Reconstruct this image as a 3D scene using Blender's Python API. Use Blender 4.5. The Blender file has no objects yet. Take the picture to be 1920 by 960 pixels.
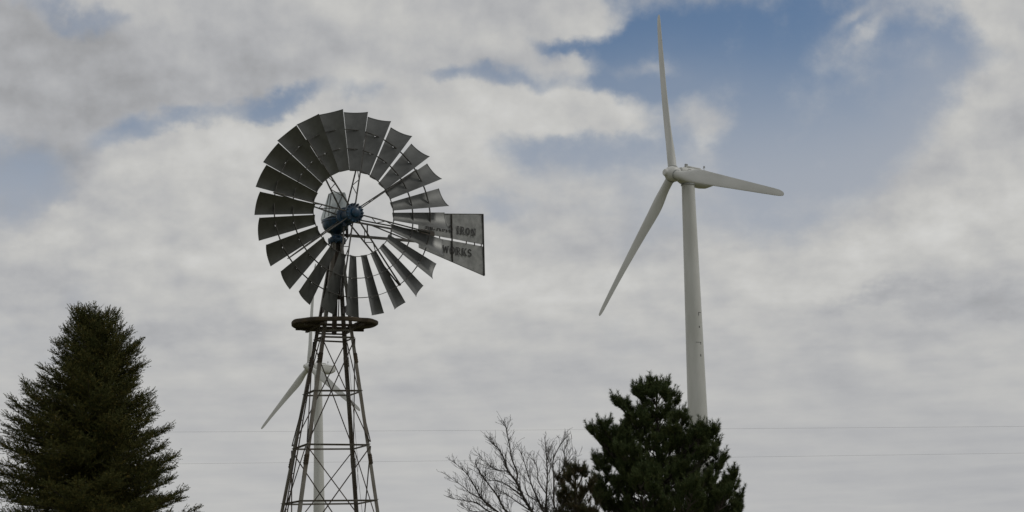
import bpy, math, random
import numpy as np
from mathutils import Vector, Matrix

R_ = math.radians
scene = bpy.context.scene
COL = scene.collection

# ------------------------------------------------------------------ camera
F_PX, IW, IH = 3500.0, 1920, 960
PITCH, ROLL = R_(9.7), R_(1.45)
CAM = Vector((0, 0, 1.6))
fwd = Vector((0, math.cos(PITCH), math.sin(PITCH)))
r0 = Vector((1, 0, 0)); u0 = r0.cross(fwd)
right = r0 * math.cos(ROLL) - u0 * math.sin(ROLL)
up = u0 * math.cos(ROLL) + r0 * math.sin(ROLL)
cam = bpy.data.cameras.new('camera')
cam.sensor_width = 36.0
cam.lens = 36.0 * F_PX / IW
cam.clip_start = 0.5
cam.clip_end = 20000
camo = bpy.data.objects.new('camera', cam)
COL.objects.link(camo)
m = Matrix((right, up, -fwd)).transposed().to_4x4()
m.translation = CAM
camo.matrix_world = m
scene.camera = camo

def ray(x, y):
    return fwd + right * ((x - IW / 2) / F_PX) - up * ((y - IH / 2) / F_PX)

def at(x, y, Y):
    """world point seen at photograph position x, y, at ground distance Y"""
    d = ray(x, y)
    return CAM + d * (Y / d.y)

# ------------------------------------------------------------------ light
SUN_AZ, SUN_EL = R_(92), R_(46)      # azimuth clockwise from +Y
sun = bpy.data.lights.new('sun', 'SUN')
sun.energy = 0.85
sun.angle = R_(11)
sun.color = (1.0, 0.96, 0.9)
suno = bpy.data.objects.new('sun', sun)
COL.objects.link(suno)
sd = Vector((math.sin(SUN_AZ) * math.cos(SUN_EL), math.cos(SUN_AZ) * math.cos(SUN_EL), math.sin(SUN_EL)))
suno.rotation_euler = sd.to_track_quat('Z', 'Y').to_euler()

scene.view_settings.view_transform = 'Standard'
scene.view_settings.look = 'None'
scene.view_settings.exposure = 0.0
scene.view_settings.gamma = 1.0
scene.view_settings.use_curve_mapping = False
scene.cycles.max_bounces = 6

# ------------------------------------------------------------------ sky
world = bpy.data.worlds.new('World')
scene.world = world
world.use_nodes = True
NT = world.node_tree
NT.nodes.clear()
STR = 0.067

class G:
    """small helper for node graphs"""
    def __init__(s, nt): s.nt = nt
    def n(s, t, **k):
        nd = s.nt.nodes.new(t)
        for a, b in k.items(): setattr(nd, a, b)
        return nd
    def put(s, sock, v):
        if isinstance(v, bpy.types.NodeSocket): s.nt.links.new(v, sock)
        else: sock.default_value = v
    def math(s, op, a, b=None, c=None, clamp=False):
        nd = s.n('ShaderNodeMath', operation=op, use_clamp=clamp)
        for i, v in enumerate((a, b, c)):
            if v is not None: s.put(nd.inputs[i], v)
        return nd.outputs[0]
    def vec(s, op, a, b=None, scale=None):
        nd = s.n('ShaderNodeVectorMath', operation=op)
        s.put(nd.inputs[0], a)
        if b is not None: s.put(nd.inputs[1], b)
        if scale is not None: s.put(nd.inputs['Scale'], scale)
        return nd.outputs['Value'] if op in ('DOT_PRODUCT', 'LENGTH') else nd.outputs[0]
    def noise(s, v, scale, detail=6, rough=0.55, color=False, dist=0.0):
        nd = s.n('ShaderNodeTexNoise')
        s.put(nd.inputs['Vector'], v)
        nd.inputs['Scale'].default_value = scale
        nd.inputs['Detail'].default_value = detail
        nd.inputs['Roughness'].default_value = rough
        nd.inputs['Distortion'].default_value = dist
        return nd.outputs['Color'] if color else nd.outputs['Fac']
    def ramp01(s, v, a, b, c=0.0, d=1.0, smooth=True):
        nd = s.n('ShaderNodeMapRange', interpolation_type='SMOOTHSTEP' if smooth else 'LINEAR')
        s.put(nd.inputs['Value'], v)
        for i, q in zip(('From Min', 'From Max', 'To Min', 'To Max'), (a, b, c, d)): s.put(nd.inputs[i], q)
        return nd.outputs[0]
    def mix(s, f, a, b, blend='MIX'):
        nd = s.n('ShaderNodeMix', data_type='RGBA', blend_type=blend)
        s.put(nd.inputs[0], f); s.put(nd.inputs[6], a); s.put(nd.inputs[7], b)
        return nd.outputs[2]
    def xyz(s, x, y, z):
        nd = s.n('ShaderNodeCombineXYZ')
        for i, v in enumerate((x, y, z)): s.put(nd.inputs[i], v)
        return nd.outputs[0]

g = G(NT)
tc = g.n('ShaderNodeTexCoord')
D = g.vec('NORMALIZE', tc.outputs['Generated'])
sep = g.n('ShaderNodeSeparateXYZ'); NT.links.new(D, sep.inputs[0])
dz = g.math('MAXIMUM', sep.outputs[2], 0.0)
# layers flatten towards the horizon: vertical coordinate is logarithmic
hz = g.math('MULTIPLY', g.math('LOGARITHM', g.math('ADD', dz, 0.07), math.e), 0.36)
P = g.xyz(sep.outputs[0], sep.outputs[1], hz)
# warp field that breaks up the cloud banks
w1 = g.vec('SUBTRACT', g.noise(P, 11.0, 5, 0.55, True), (0.5, 0.5, 0.5))
w2 = g.vec('SUBTRACT', g.noise(P, 34.0, 5, 0.6, True), (0.5, 0.5, 0.5))
W = g.vec('ADD', D, g.vec('ADD', g.vec('SCALE', w1, scale=0.055), g.vec('SCALE', w2, scale=0.022)))

def bank(acc, lst):
    """sum of soft cloud banks: (x, y, rx, ry, tilt, weight) as seen from the viewpoint, stored as sky directions"""
    for (x, y, rx, ry, rot, w) in lst:
        c = ray(x, y).normalized()
        mp = g.n('ShaderNodeMapping', vector_type='TEXTURE')
        # each bank waits for the one before it, which keeps the shader small enough to evaluate
        src = W
        if isinstance(acc, bpy.types.NodeSocket):
            ch = g.n('ShaderNodeVectorMath', operation='MULTIPLY_ADD')
            NT.links.new(acc, ch.inputs[0]); ch.inputs[1].default_value = (1e-7,) * 3; NT.links.new(W, ch.inputs[2])
            src = ch.outputs[0]
        NT.links.new(src, mp.inputs['Vector'])
        mp.inputs['Location'].default_value = c
        mp.inputs['Rotation'].default_value = (0, R_(rot), 0)
        mp.inputs['Scale'].default_value = (rx / F_PX, 0.5, ry / F_PX)
        e = g.math('EXPONENT', g.math('MULTIPLY', g.vec('DOT_PRODUCT', mp.outputs[0], mp.outputs[0]), -1.0))
        acc = g.math('MULTIPLY_ADD', e, w, acc)
    return acc

f1 = g.noise(P, 8.0, 4, 0.47)
f2 = g.noise(P, 24.0, 6, 0.55)
f4 = g.noise(P, 62.0, 5, 0.6)
big = g.math('ADD', g.math('MULTIPLY', g.math('SUBTRACT', f1, 0.5), 0.8), 0.62)
BANKS = [
    # clear air
    (1400, 80, 330, 120, 6, -1.15), (1180, 60, 110, 90, 0, -0.55), (1150, 150, 90, 60, 0, -0.55), (1060, 62, 60, 20, 10, -0.5),
    (1570, 230, 280, 120, 0, -0.75), (1400, 320, 240, 90, 0, -0.5), (1100, 275, 170, 50, 5, -0.62), (1000, 285, 70, 40, 0, -0.25),
    (965, 150, 110, 32, 4, -1.0), (840, 132, 60, 22, 0, -0.5),
    (510, 190, 95, 28, -6, -1.0), (310, 214, 120, 28, -12, -0.7), (235, 250, 70, 34, -25, -0.5),
    (60, 300, 160, 60, -8, -0.7), (40, 375, 120, 55, -25, -0.6),
    (110, 22, 95, 34, 15, -0.75), (215, 14, 55, 20, 0, -0.5), (690, 190, 50, 26, 0, -0.45),
    (925, 395, 90, 22, 0, -0.5), (1440, 410, 150, 60, 0, -0.45), (1180, 420, 110, 60, 0, -0.25), (1750, 130, 90, 60, 0, -0.4),
    # banks
    (650, 70, 420, 75, 4, 0.5), (1090, 12, 90, 40, 0, 0.75), (300, 110, 240, 60, 0, 0.25),
    (1045, 195, 110, 60, 8, 0.8), (1130, 220, 90, 30, 10, 0.4), (880, 205, 110, 60, 0, 0.5),
    (1890, 12, 70, 55, 0, 1.35), (1870, 210, 110, 55, -8, 0.95), (1810, 330, 220, 70, -18, 0.6),
    (430, 320, 250, 100, -6, 0.9), (150, 445, 160, 50, -28, 0.6), (300, 285, 120, 60, -30, 0.35),
]
big = bank(big, BANKS)
low = g.ramp01(dz, 0.05, 0.13, 0.35, 0.0)          # solid layer low down
big = g.math('ADD', big, low)
big = g.math('MINIMUM', g.math('MAXIMUM', big, -0.26), 1.1)
# small puffs and wisps drifting in the clear air
PUFFS = [(1085, 106, 46, 34, 0, 0.5), (1222, 108, 60, 30, -5, 0.42), (1310, 215, 40, 60, 12, 0.42), (1305, 280, 25, 40, 0, 0.2),
         (1605, 52, 34, 14, -30, 0.22), (1642, 78, 44, 14, -30, 0.24), (1480, 210, 70, 40, 0, 0.14), (1560, 150, 260, 90, -10, 0.08), (1720, 90, 150, 90, 0, 0.12), (1350, 50, 40, 30, 0, 0.12)]
big = bank(big, PUFFS)
fine = g.math('ADD', g.math('MULTIPLY', g.math('SUBTRACT', f2, 0.5), 0.75), g.math('MULTIPLY', g.math('SUBTRACT', f4, 0.5), 0.42))
cover = g.math('ADD', big, fine)
alpha = g.ramp01(cover, -0.22, 0.58)
# relief: cloud body against the body a little towards the light (upwards, to the right)
LD = Vector((0.012, 0.0, 0.022))
ra = g.noise(P, 13.0, 5, 0.5); rb_ = g.noise(g.vec('ADD', P, tuple(LD)), 13.0, 5, 0.5)
rc = g.noise(P, 36.0, 5, 0.52); rd = g.noise(g.vec('ADD', P, tuple(LD * 0.4)), 36.0, 5, 0.52)
rel = g.math('ADD', g.math('MULTIPLY', g.math('SUBTRACT', ra, rb_), 0.36), g.math('MULTIPLY', g.math('SUBTRACT', rc, rd), 0.22))
rel = g.math('MULTIPLY', rel, g.ramp01(dz, 0.05, 0.18, 0.22, 1.0))
f3 = g.noise(g.xyz(sep.outputs[0], sep.outputs[1], g.math('MULTIPLY', hz, 3.6)), 15.0, 6, 0.5)
TONE = [
    (50, 330, 150, 75, -15, -0.13),
    (200, 60, 260, 60, 10, -0.09), (60, 120, 150, 110, 0, -0.08), (330, 165, 240, 45, 0, -0.04), (840, 122, 180, 26, 0, -0.045),
    (450, 245, 190, 50, -8, 0.11), (760, 560, 380, 130, 0, 0.042), (1800, 880, 420, 120, 0, -0.03), (60, 150, 160, 60, 0, -0.03), (200, 325, 90, 40, -30, 0.06), (90, 425, 90, 40, -30, 0.06), (330, 470, 260, 30, 0, -0.04), (60, 500, 120, 30, 0, -0.05),
    (1040, 185, 90, 50, 0, 0.035), (850, 215, 160, 80, 0, 0.055), (700, 30, 260, 50, 0, 0.005), (1100, 10, 80, 30, 0, 0.05),
    (1560, 510, 260, 50, -6, 0.06), (1720, 440, 220, 50, -10, 0.055), (1640, 552, 130, 16, 4, -0.08), (1850, 560, 140, 20, 0, -0.05),
    (1500, 640, 500, 40, 0, -0.02), (350, 625, 160, 20, 0, -0.045), (900, 470, 200, 60, 0, 0.04), (1820, 270, 200, 40, 0, -0.03), (1860, 195, 90, 24, 0, 0.03),
    (880, 740, 260, 40, 0, -0.03), (700, 640, 220, 40, 0, 0.03), (1700, 880, 300, 60, 0, -0.015), (560, 560, 200, 50, 0, 0.03), (780, 300, 120, 80, 0, 0.03),
]
tone = bank(0.0, TONE)
bright = g.math('ADD', 0.492, rel)
bright = g.math('ADD', bright, tone)
bright = g.math('ADD', bright, g.math('MULTIPLY', g.math('SUBTRACT', f3, 0.5), 0.12))
bright = g.math('MAXIMUM', bright, 0.2)
warm = g.ramp01(bright, 0.40, 0.56)
tint = g.mix(warm, (0.985, 1.0, 1.032, 1), (1.0, 0.997, 0.972, 1))
cloud = g.mix(1.0, tint, g.xyz(*(g.math('DIVIDE', bright, STR),) * 3), 'MULTIPLY')
sky = g.n('ShaderNodeTexSky', sky_type='NISHITA', sun_disc=False)
sky.sun_elevation = SUN_EL
sky.sun_rotation = SUN_AZ
sky.air_density = 1.0
sky.dust_density = 0.15
sky.ozone_density = 4.0
# thin high haze over the clear air
hazef = g.math('ADD', g.ramp01(dz, 0.19, 0.29, 0.92, 0.05), bank(0.0, [(1800, 130, 160, 140, 0, 0.35), (1250, 120, 120, 60, 0, 0.12), (980, 150, 120, 40, 0, 0.2), (110, 30, 200, 60, 0, 0.35), (60, 310, 200, 110, 0, -0.1)]), clamp=True)
clear = g.mix(hazef, sky.outputs[0], (0.375 / STR, 0.402 / STR, 0.450 / STR, 1))
final = g.mix(alpha, clear, cloud)
bg = g.n('ShaderNodeBackground')
NT.links.new(final, bg.inputs['Color'])
bg.inputs['Strength'].default_value = STR
wo = g.n('ShaderNodeOutputWorld')
NT.links.new(bg.outputs[0], wo.inputs['Surface'])

# ------------------------------------------------------------------ materials
def mat(name, col, col2=None, rough=0.6, metal=0.0, scale=6.0, spec=0.5, bump=0.0, streak=None, detail=6, lo=0.35, hi=0.65):
    mt = bpy.data.materials.new(name); mt.use_nodes = True
    nt = mt.node_tree; b = nt.nodes['Principled BSDF']; q = G(nt)
    b.inputs['Roughness'].default_value = rough
    b.inputs['Metallic'].default_value = metal
    b.inputs['Specular IOR Level'].default_value = spec
    if col2 is None:
        b.inputs['Base Color'].default_value = (*col, 1)
        return mt
    t = q.n('ShaderNodeTexCoord'); v = t.outputs['Object']
    if streak: v = q.vec('MULTIPLY', v, streak)
    f = q.noise(v, scale, detail, 0.6)
    c = q.mix(q.ramp01(f, lo, hi), (*col, 1), (*col2, 1))
    nt.links.new(c, b.inputs['Base Color'])
    if bump:
        bp = q.n('ShaderNodeBump'); bp.inputs['Strength'].default_value = bump; bp.inputs['Distance'].default_value = 0.02
        nt.links.new(f, bp.inputs['Height']); nt.links.new(bp.outputs[0], b.inputs['Normal'])
    return mt

M = dict(
    blade=mat('weathered_zinc', (0.105, 0.108, 0.104), (0.14, 0.144, 0.14), 0.46, 0.65, 4, bump=0.06),
    vane=mat('vane_zinc', (0.19, 0.195, 0.192), (0.27, 0.275, 0.268), 0.55, 0.3, 7, bump=0.08),
    hood=mat('hood_zinc', (0.42, 0.47, 0.48), (0.58, 0.62, 0.62), 0.4, 0.4, 6),
    steel=mat('rusty_angle_steel', (0.175, 0.17, 0.15), (0.095, 0.078, 0.058), 0.6, 0.2, 5, streak=(1, 1, 0.35)),
    rod=mat('dark_rod', (0.04, 0.035, 0.03), (0.07, 0.05, 0.035), 0.7, 0.2, 9),
    spoke=mat('spoke_steel', (0.045, 0.042, 0.038), (0.10, 0.095, 0.085), 0.5, 0.4, 9),
    rust=mat('rusted_rim', (0.060, 0.042, 0.022), (0.030, 0.022, 0.013), 0.85, 0.0, 8, bump=0.4),
    plank=mat('old_plank', (0.06, 0.045, 0.032), (0.035, 0.027, 0.02), 0.9, 0.0, 10, streak=(0.3, 3, 3), bump=0.3),
    blue=mat('blue_enamel', (0.008, 0.050, 0.105), (0.004, 0.017, 0.036), 0.35, 0.0, 7),
    paint=mat('lettering_paint', (0.012, 0.012, 0.012), (0.03, 0.03, 0.03), 0.7, 0, 30),
    white=mat('turbine_white', (0.52, 0.525, 0.505), (0.44, 0.445, 0.42), 0.42, 0.0, 0.3, streak=(1, 1, 0.25)),
    gray=mat('turbine_grey', (0.30, 0.31, 0.30), (0.24, 0.25, 0.25), 0.5, 0.0, 1),
    mark=mat('dark_mark', (0.03, 0.03, 0.03), (0.06, 0.06, 0.06), 0.8, 0, 5),
    bark=mat('bark', (0.06, 0.05, 0.04), (0.035, 0.028, 0.022), 0.9, 0, 12),
    twig=mat('bare_twig', (0.028, 0.024, 0.02), (0.05, 0.042, 0.035), 0.85, 0, 3),
    wire=mat('wire', (0.10, 0.10, 0.10), (0.14, 0.14, 0.14), 0.5, 0.5, 2),
    wood=mat('pole_wood', (0.11, 0.08, 0.055), (0.16, 0.125, 0.09), 0.9, 0, 6, streak=(3, 3, 0.2)),
    porcelain=mat('porcelain', (0.35, 0.33, 0.3), (0.45, 0.43, 0.4), 0.2, 0, 3),
    grass=mat('dry_grass', (0.10, 0.11, 0.045), (0.16, 0.145, 0.075), 0.95, 0, 0.35, bump=0.3),
    concrete=mat('concrete', (0.30, 0.29, 0.27), (0.38, 0.37, 0.35), 0.9, 0, 5, bump=0.2),
)

def needles(name, a, b_, tip):
    mt = bpy.data.materials.new(name); mt.use_nodes = True
    nt = mt.node_tree; b = nt.nodes['Principled BSDF']; q = G(nt)
    t = q.n('ShaderNodeTexCoord')
    f = q.noise(t.outputs['Object'], 2.2, 4, 0.6)
    f2 = q.noise(t.outputs['Object'], 9.0, 3, 0.6)
    c = q.mix(q.ramp01(f, 0.38, 0.62), (*a, 1), (*b_, 1))
    c = q.mix(q.ramp01(f2, 0.5, 0.72), c, (*tip, 1))
    nt.links.new(c, b.inputs['Base Color'])
    b.inputs['Roughness'].default_value = 0.75
    b.inputs['Specular IOR Level'].default_value = 0.2
    return mt
M['spruce'] = needles('spruce_needles', (0.068, 0.070, 0.018), (0.055, 0.064, 0.018), (0.16, 0.125, 0.032))  # last colour: golden needle tint, brightened to paint sunlight on the shoots
M['pine'] = needles('pine_needles', (0.048, 0.070, 0.024), (0.060, 0.080, 0.026), (0.095, 0.105, 0.034))
M['brownpine'] = needles('browned_pine_needles', (0.070, 0.060, 0.030), (0.055, 0.062, 0.026), (0.11, 0.080, 0.042))

# ------------------------------------------------------------------ mesh helpers
class MB:
    def __init__(s): s.v = []; s.f = []
    def add(s, vs, fs):
        o = len(s.v); s.v += [tuple(p) for p in vs]; s.f += [tuple(i + o for i in f) for f in fs]
    def box(s, c, sx, sy, sz, rot=None):
        c = Vector(c); vs = []
        for x in (-1, 1):
            for y in (-1, 1):
                for z in (-1, 1):
                    p = Vector((x * sx / 2, y * sy / 2, z * sz / 2))
                    vs.append((rot @ p if rot else p) + c)
        s.add(vs, [(0, 1, 3, 2), (4, 6, 7, 5), (0, 4, 5, 1), (2, 3, 7, 6), (0, 2, 6, 4), (1, 5, 7, 3)])
    def tube(s, pts, rad, n=8, cap=True):
        pts = [Vector(p) for p in pts]
        rad = rad if isinstance(rad, (list, tuple)) else [rad] * len(pts)
        vs = []; fs = []; ref = None
        for i, p in enumerate(pts):
            t = (pts[min(i + 1, len(pts) - 1)] - pts[max(i - 1, 0)]).normalized()
            if ref is None: ref = Vector((0, 0, 1)) if abs(t.z) < 0.9 else Vector((1, 0, 0))
            a = t.cross(ref).normalized(); b = a.cross(t).normalized(); ref = b
            for k in range(n):
                an = 2 * math.pi * k / n
                vs.append(p + (a * math.cos(an) + b * math.sin(an)) * rad[i])
        for i in range(len(pts) - 1):
            for k in range(n):
                fs.append((i * n + k, i * n + (k + 1) % n, (i + 1) * n + (k + 1) % n, (i + 1) * n + k))
        if cap: fs += [tuple(range(n))[::-1], tuple((len(pts) - 1) * n + k for k in range(n))]
        s.add(vs, fs)
    def bar(s, a, b, w, h, upv=None):
        """rectangular bar from a to b"""
        a = Vector(a); b = Vector(b); t = (b - a)
        L = t.length; t.normalize()
        u = Vector(upv) if upv is not None else (Vector((0, 0, 1)) if abs(t.z) < 0.9 else Vector((0, 1, 0)))
        x = u.cross(t).normalized(); y = t.cross(x)
        rot = Matrix((x, y, t)).transposed()
        s.box((a + b) / 2, w, h, L, rot)
    def lathe(s, prof, n=32, mtx=None):
        vs = []; fs = []
        for (r, z) in prof:
            for k in range(n):
                an = 2 * math.pi * k / n
                p = Vector((r * math.cos(an), r * math.sin(an), z))
                vs.append(mtx @ p if mtx else p)
        for i in range(len(prof) - 1):
            for k in range(n):
                fs.append((i * n + k, i * n + (k + 1) % n, (i + 1) * n + (k + 1) % n, (i + 1) * n + k))
        fs += [tuple(range(n))[::-1], tuple((len(prof) - 1) * n + k for k in range(n))]
        s.add(vs, fs)
    def mesh(s, name, material, smooth=False):
        me = bpy.data.meshes.new(name)
        me.from_pydata(s.v, [], s.f); me.update()
        me.materials.append(M[material])
        if smooth:
            me.polygons.foreach_set('use_smooth', [True] * len(me.polygons))
            try: me.set_sharp_from_angle(angle=R_(35))
            except Exception: pass
        return me
    def build(s, name, material, parent=None, smooth=False):
        return link(name, s.mesh(name, material, smooth), parent)

def link(name, me, parent=None, mtx=None):
    o = bpy.data.objects.new(name, me); COL.objects.link(o)
    if parent is not None: o.parent = parent
    if mtx is not None: o.matrix_local = mtx
    return o

def thing(name, loc, label, cat, group=None):
    o = bpy.data.objects.new(name, None); COL.objects.link(o)
    o.location = loc; o.empty_display_size = 0.3
    o['label'] = label; o['category'] = cat
    if group: o['group'] = group
    return o

def fast_mesh(name, V, Fc, material):
    """V (n,3), Fc (m,3 or m,4) numpy -> mesh"""
    me = bpy.data.meshes.new(name)
    V = np.asarray(V, dtype=np.float32); Fc = np.asarray(Fc, dtype=np.int32)
    k = Fc.shape[1]
    me.vertices.add(len(V)); me.vertices.foreach_set('co', V.ravel())
    me.loops.add(Fc.size); me.loops.foreach_set('vertex_index', Fc.ravel())
    me.polygons.add(len(Fc)); me.polygons.foreach_set('loop_start', np.arange(0, Fc.size, k, dtype=np.int32))
    me.update(calc_edges=True); me.validate()
    me.materials.append(M[material])
    return me

# ------------------------------------------------------------------ ground
def gz(x, y):
    t = min(1, max(0, (y - 380) / 190)); return -5.3 * t * t * (3 - 2 * t)
ys = list(np.linspace(-400, 380, 27)) + list(np.linspace(400, 700, 21)) + [900, 1400, 2500, 5000, 9000]
xs = list(np.linspace(-600, 600, 31)); xs = [-8000, -3000] + xs + [3000, 8000]
gm = MB()
for y in ys:
    for x in xs: gm.v.append((x, y, gz(x, y)))
nx = len(xs)
for j in range(len(ys) - 1):
    for i in range(nx - 1): gm.f.append((j * nx + i, j * nx + i + 1, (j + 1) * nx + i + 1, (j + 1) * nx + i))
go = gm.build('ground', 'grass', None, True); go['kind'] = 'structure'

# ------------------------------------------------------------------ wind turbines
BL = 34.4
def blade_mesh():
    st = [0.9, 1.5, 2.5, 3.4, 4.3, 5.4, 6.6, 8.0, 10, 12.5, 15, 18, 21, 24, 27, 29.5, 31.5, 32.8, 33.6, 34.1, 34.35]
    ch = [1.62, 1.62, 1.62, 1.68, 1.9, 2.3, 2.62, 2.72, 2.6, 2.4, 2.26, 2.06, 1.88, 1.7, 1.52, 1.37, 1.24, 1.12, 0.92, 0.66, 0.3]
    ci = [1, 1, 1, 0.93, 0.72, 0.45, 0.22, 0.08, 0, 0, 0, 0, 0, 0, 0, 0, 0, 0, 0, 0, 0]
    N = 28; b = MB()
    for r, c, q in zip(st, ch, ci):
        tw = R_(max(0, 15 * (1 - r / 26.0)) + 1.0)
        th = 0.15 + 0.16 * max(0, 1 - r / 20)
        off = (0.32 + 0.18 * q) if r < 30 else 0.32 + (r - 30) * 0.02
        for k in range(N):
            an = 2 * math.pi * k / N
            cx, cy = 0.5 * math.cos(an), 0.5 * math.sin(an)
            s = 0.5 - cx                                   # 0 leading .. 1 trailing
            yt = th / 0.2 * (0.2969 * math.sqrt(max(s, 0)) - 0.126 * s - 0.3516 * s * s + 0.2843 * s ** 3 - 0.1036 * s ** 4) * (1 if math.sin(an) >= 0 else -0.75)
            x = (off - s) if q < 1 else cx
            X = q * cx + (1 - q) * (0.34 - s)
            Y = q * cy + (1 - q) * yt
            X *= c; Y *= c
            X, Y = X * math.cos(tw) + Y * math.sin(tw), -X * math.sin(tw) + Y * math.cos(tw)
            b.v.append((X, Y + 0.0008 * max(0, r - 6) ** 2, r))
    for i in range(len(st) - 1):
        for k in range(N): b.f.append((i * N + k, i * N + (k + 1) % N, (i + 1) * N + (k + 1) % N, (i + 1) * N + k))
    b.f += [tuple(range(N))[::-1], tuple((len(st) - 1) * N + k for k in range(N))]
    me = b.mesh('blade', 'white'); me.polygons.foreach_set('use_smooth', [True] * len(me.polygons))
    return me
BLADE = blade_mesh()

def superloft(b, secs, n=36, e=3.2):
    """secs: (x, half width, z low, z high)"""
    o = len(b.v)
    for (x, w, z0, z1) in secs:
        zc, hh = (z0 + z1) / 2, (z1 - z0) / 2
        for k in range(n):
            an = 2 * math.pi * k / n; c, s = math.cos(an), math.sin(an)
            b.v.append((x, w * math.copysign(abs(c) ** (2 / e), c), zc + hh * math.copysign(abs(s) ** (2 / e), s)))
    for i in range(len(secs) - 1):
        for k in range(n):
            b.f.append((o + i * n + k, o + i * n + (k + 1) % n, o + (i + 1) * n + (k + 1) % n, o + (i + 1) * n + k))
    b.f += [tuple(o + k for k in range(n))[::-1], tuple(o + (len(secs) - 1) * n + k for k in range(n))]

def turbine(hub, psi, tau, ph, label, marks=False):
    psi, tau, ph = R_(psi), R_(tau), R_(ph)
    ah = Vector((-math.sin(psi), -math.cos(psi), 0))
    base = hub - ah * 3.3; zb = gz(base.x, base.y)
    root = thing('wind_turbine', (base.x, base.y, zb), label, 'wind turbine', 'white wind turbines')
    H = hub.z - zb
    t = MB(); top = H - 1.95
    prof = []
    for i in range(41):
        f = i / 40; prof.append((2.2 - (2.2 - 1.21) * f, top * f))
    t.lathe(prof, 64)
    tw = t.build('tower', 'white', root, True)
    for zz in (0.0,):
        q = MB(); r = 2.2 - 0.99 * zz / top
        q.lathe([(r + 0.035, zz), (r + 0.04, zz + 0.06), (r + 0.033, zz + 0.12)], 64)
        q.build('flange_ring', 'white', tw, True)
    d = MB(); d.box((0.3, -2.19, 2.4), 0.85, 0.12, 2.0); d.build('door', 'gray', tw)
    if marks:
        for (px, py, w, h) in ((1313, 584.5, .55, .10), (1310.7, 588, .10, .55), (1312, 612, .16, .38), (1310.5, 641, 1.05, .08), (1314.6, 643, .10, .4), (1314.6, 665.5, .16, .42)):
            p = at(px, py, base.y - 2); z = p.z - zb
            r = 2.2 - 0.99 * z / top + 0.012
            dx = (p.x - base.x); an0 = math.asin(max(-1, min(1, dx / r)))
            q = MB(); n = 5; vs = []
            los = math.atan2(base.x, base.y)
            for k in range(n):
                a = an0 + (k / (n - 1) - 0.5) * w / r / max(0.35, math.cos(an0))
                for zz in (z - h / 2, z + h / 2): vs.append((r * math.sin(a), -r * math.cos(a), zz))
            q.add(vs, [(2 * k, 2 * k + 2, 2 * k + 3, 2 * k + 1) for k in range(n - 1)])
            q.build('paint_mark', 'mark', tw)
    # nacelle frame: x along the axis towards the rotor
    X = Vector((ah.x * math.cos(tau), ah.y * math.cos(tau), math.sin(tau))).normalized()
    Y = Vector((0, 0, 1)).cross(X).normalized(); Z = X.cross(Y)
    NM = Matrix((X, Y, Z)).transposed().to_4x4(); NM.translation = Vector((0, 0, H)) + ah * 0.0
    n = MB()
    superloft(n, [(2.05, 0.95, -1.1, 1.0), (1.95, 1.2, -1.35, 1.15), (1.0, 1.45, -1.75, 1.3), (-0.5, 1.55, -1.92, 1.36), (-3.2, 1.55, -1.95, 1.34), (-4.4, 1.5, -1.78, 1.3), (-5.5, 1.42, -1.25, 1.24), (-5.95, 1.3, -0.95, 1.12), (-6.05, 1.1, -0.75, 0.95)])
    na = link('nacelle', n.mesh('nacelle', 'white', True), root, NM)
    q = MB(); superloft(q, [(0.9, 0.75, 1.2, 1.5), (0.6, 0.95, 1.2, 1.62), (-2.2, 0.95, 1.2, 1.6), (-2.6, 0.8, 1.2, 1.42)], 24, 5)
    q.build('roof_hatch', 'white', na, True)
    q = MB(); q.bar((0.75, 0.5, 1.5), (0.75, 0.5, 1.95), 0.5, 0.35); q.build('cooler_box', 'gray', na)
    q = MB(); q.bar((1.0, 1.52, 0.72), (-5.2, 1.46, 0.72), 0.05, 0.09, (0, 0, 1)); q.build('seam', 'gray', na)
    q = MB(); q.bar((1.0, -1.52, 0.72), (-5.2, -1.46, 0.72), 0.05, 0.09, (0, 0, 1)); q.build('seam', 'gray', na)
    q = MB(); q.tube([(-3.6, 0.1, 1.25), (-3.6, 0.1, 2.35)], 0.05); q.box((-3.6, 0.1, 2.2), 0.22, 0.22, 0.34); q.tube([(-3.6, -0.3, 2.0), (-3.6, 0.5, 2.0)], 0.03)
    q.build('anemometer', 'gray', na)
    # yaw collar
    q = MB(); q.lathe([(1.24, top - 0.05), (1.34, top + 0.0), (1.34, top + 0.22), (1.2, top + 0.3)], 48); q.build('yaw_collar', 'gray', root, True)
    # rotor
    HM = Matrix((X, Y, Z)).transposed().to_4x4(); HM.translation = hub - Vector((base.x, base.y, zb))
    rx = Matrix.Rotation(math.pi / 2, 4, 'Y')
    h = MB()
    h.lathe([(0.95, -1.3), (1.22, -1.1), (1.42, -0.6), (1.45, 0.1), (1.4, 0.6), (1.15, 1.15), (0.82, 1.45), (0.7, 1.62), (0.66, 1.85), (0.55, 2.0), (0.25, 2.05)], 40, rx)
    ho = link('hub', h.mesh('hub', 'white', True), root, HM)
    hv = Vector((math.cos(psi), -math.sin(psi), 0)); 
    vv = X.cross(hv); vv = vv if vv.z > 0 else -vv
    inv = HM.to_3x3().inverted()
    for k in range(3):
        t_ = ph + k * 2 * math.pi / 3
        dd = hv * math.sin(t_) + vv * math.cos(t_)
        lead = hv * math.cos(t_) - vv * math.sin(t_)
        dn = dd.cross(lead)
        bm = Matrix((lead, dn, dd)).transposed()
        mm = (inv @ bm).to_4x4()
        bo = link('blade', BLADE, ho, mm)
        q = MB(); q.lathe([(0.84, 1.12), (0.95, 1.16), (0.95, 1.34), (0.84, 1.38)], 36)
        link('blade_collar', q.mesh('blade_collar', 'gray', True), ho, mm)
    return root

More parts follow.
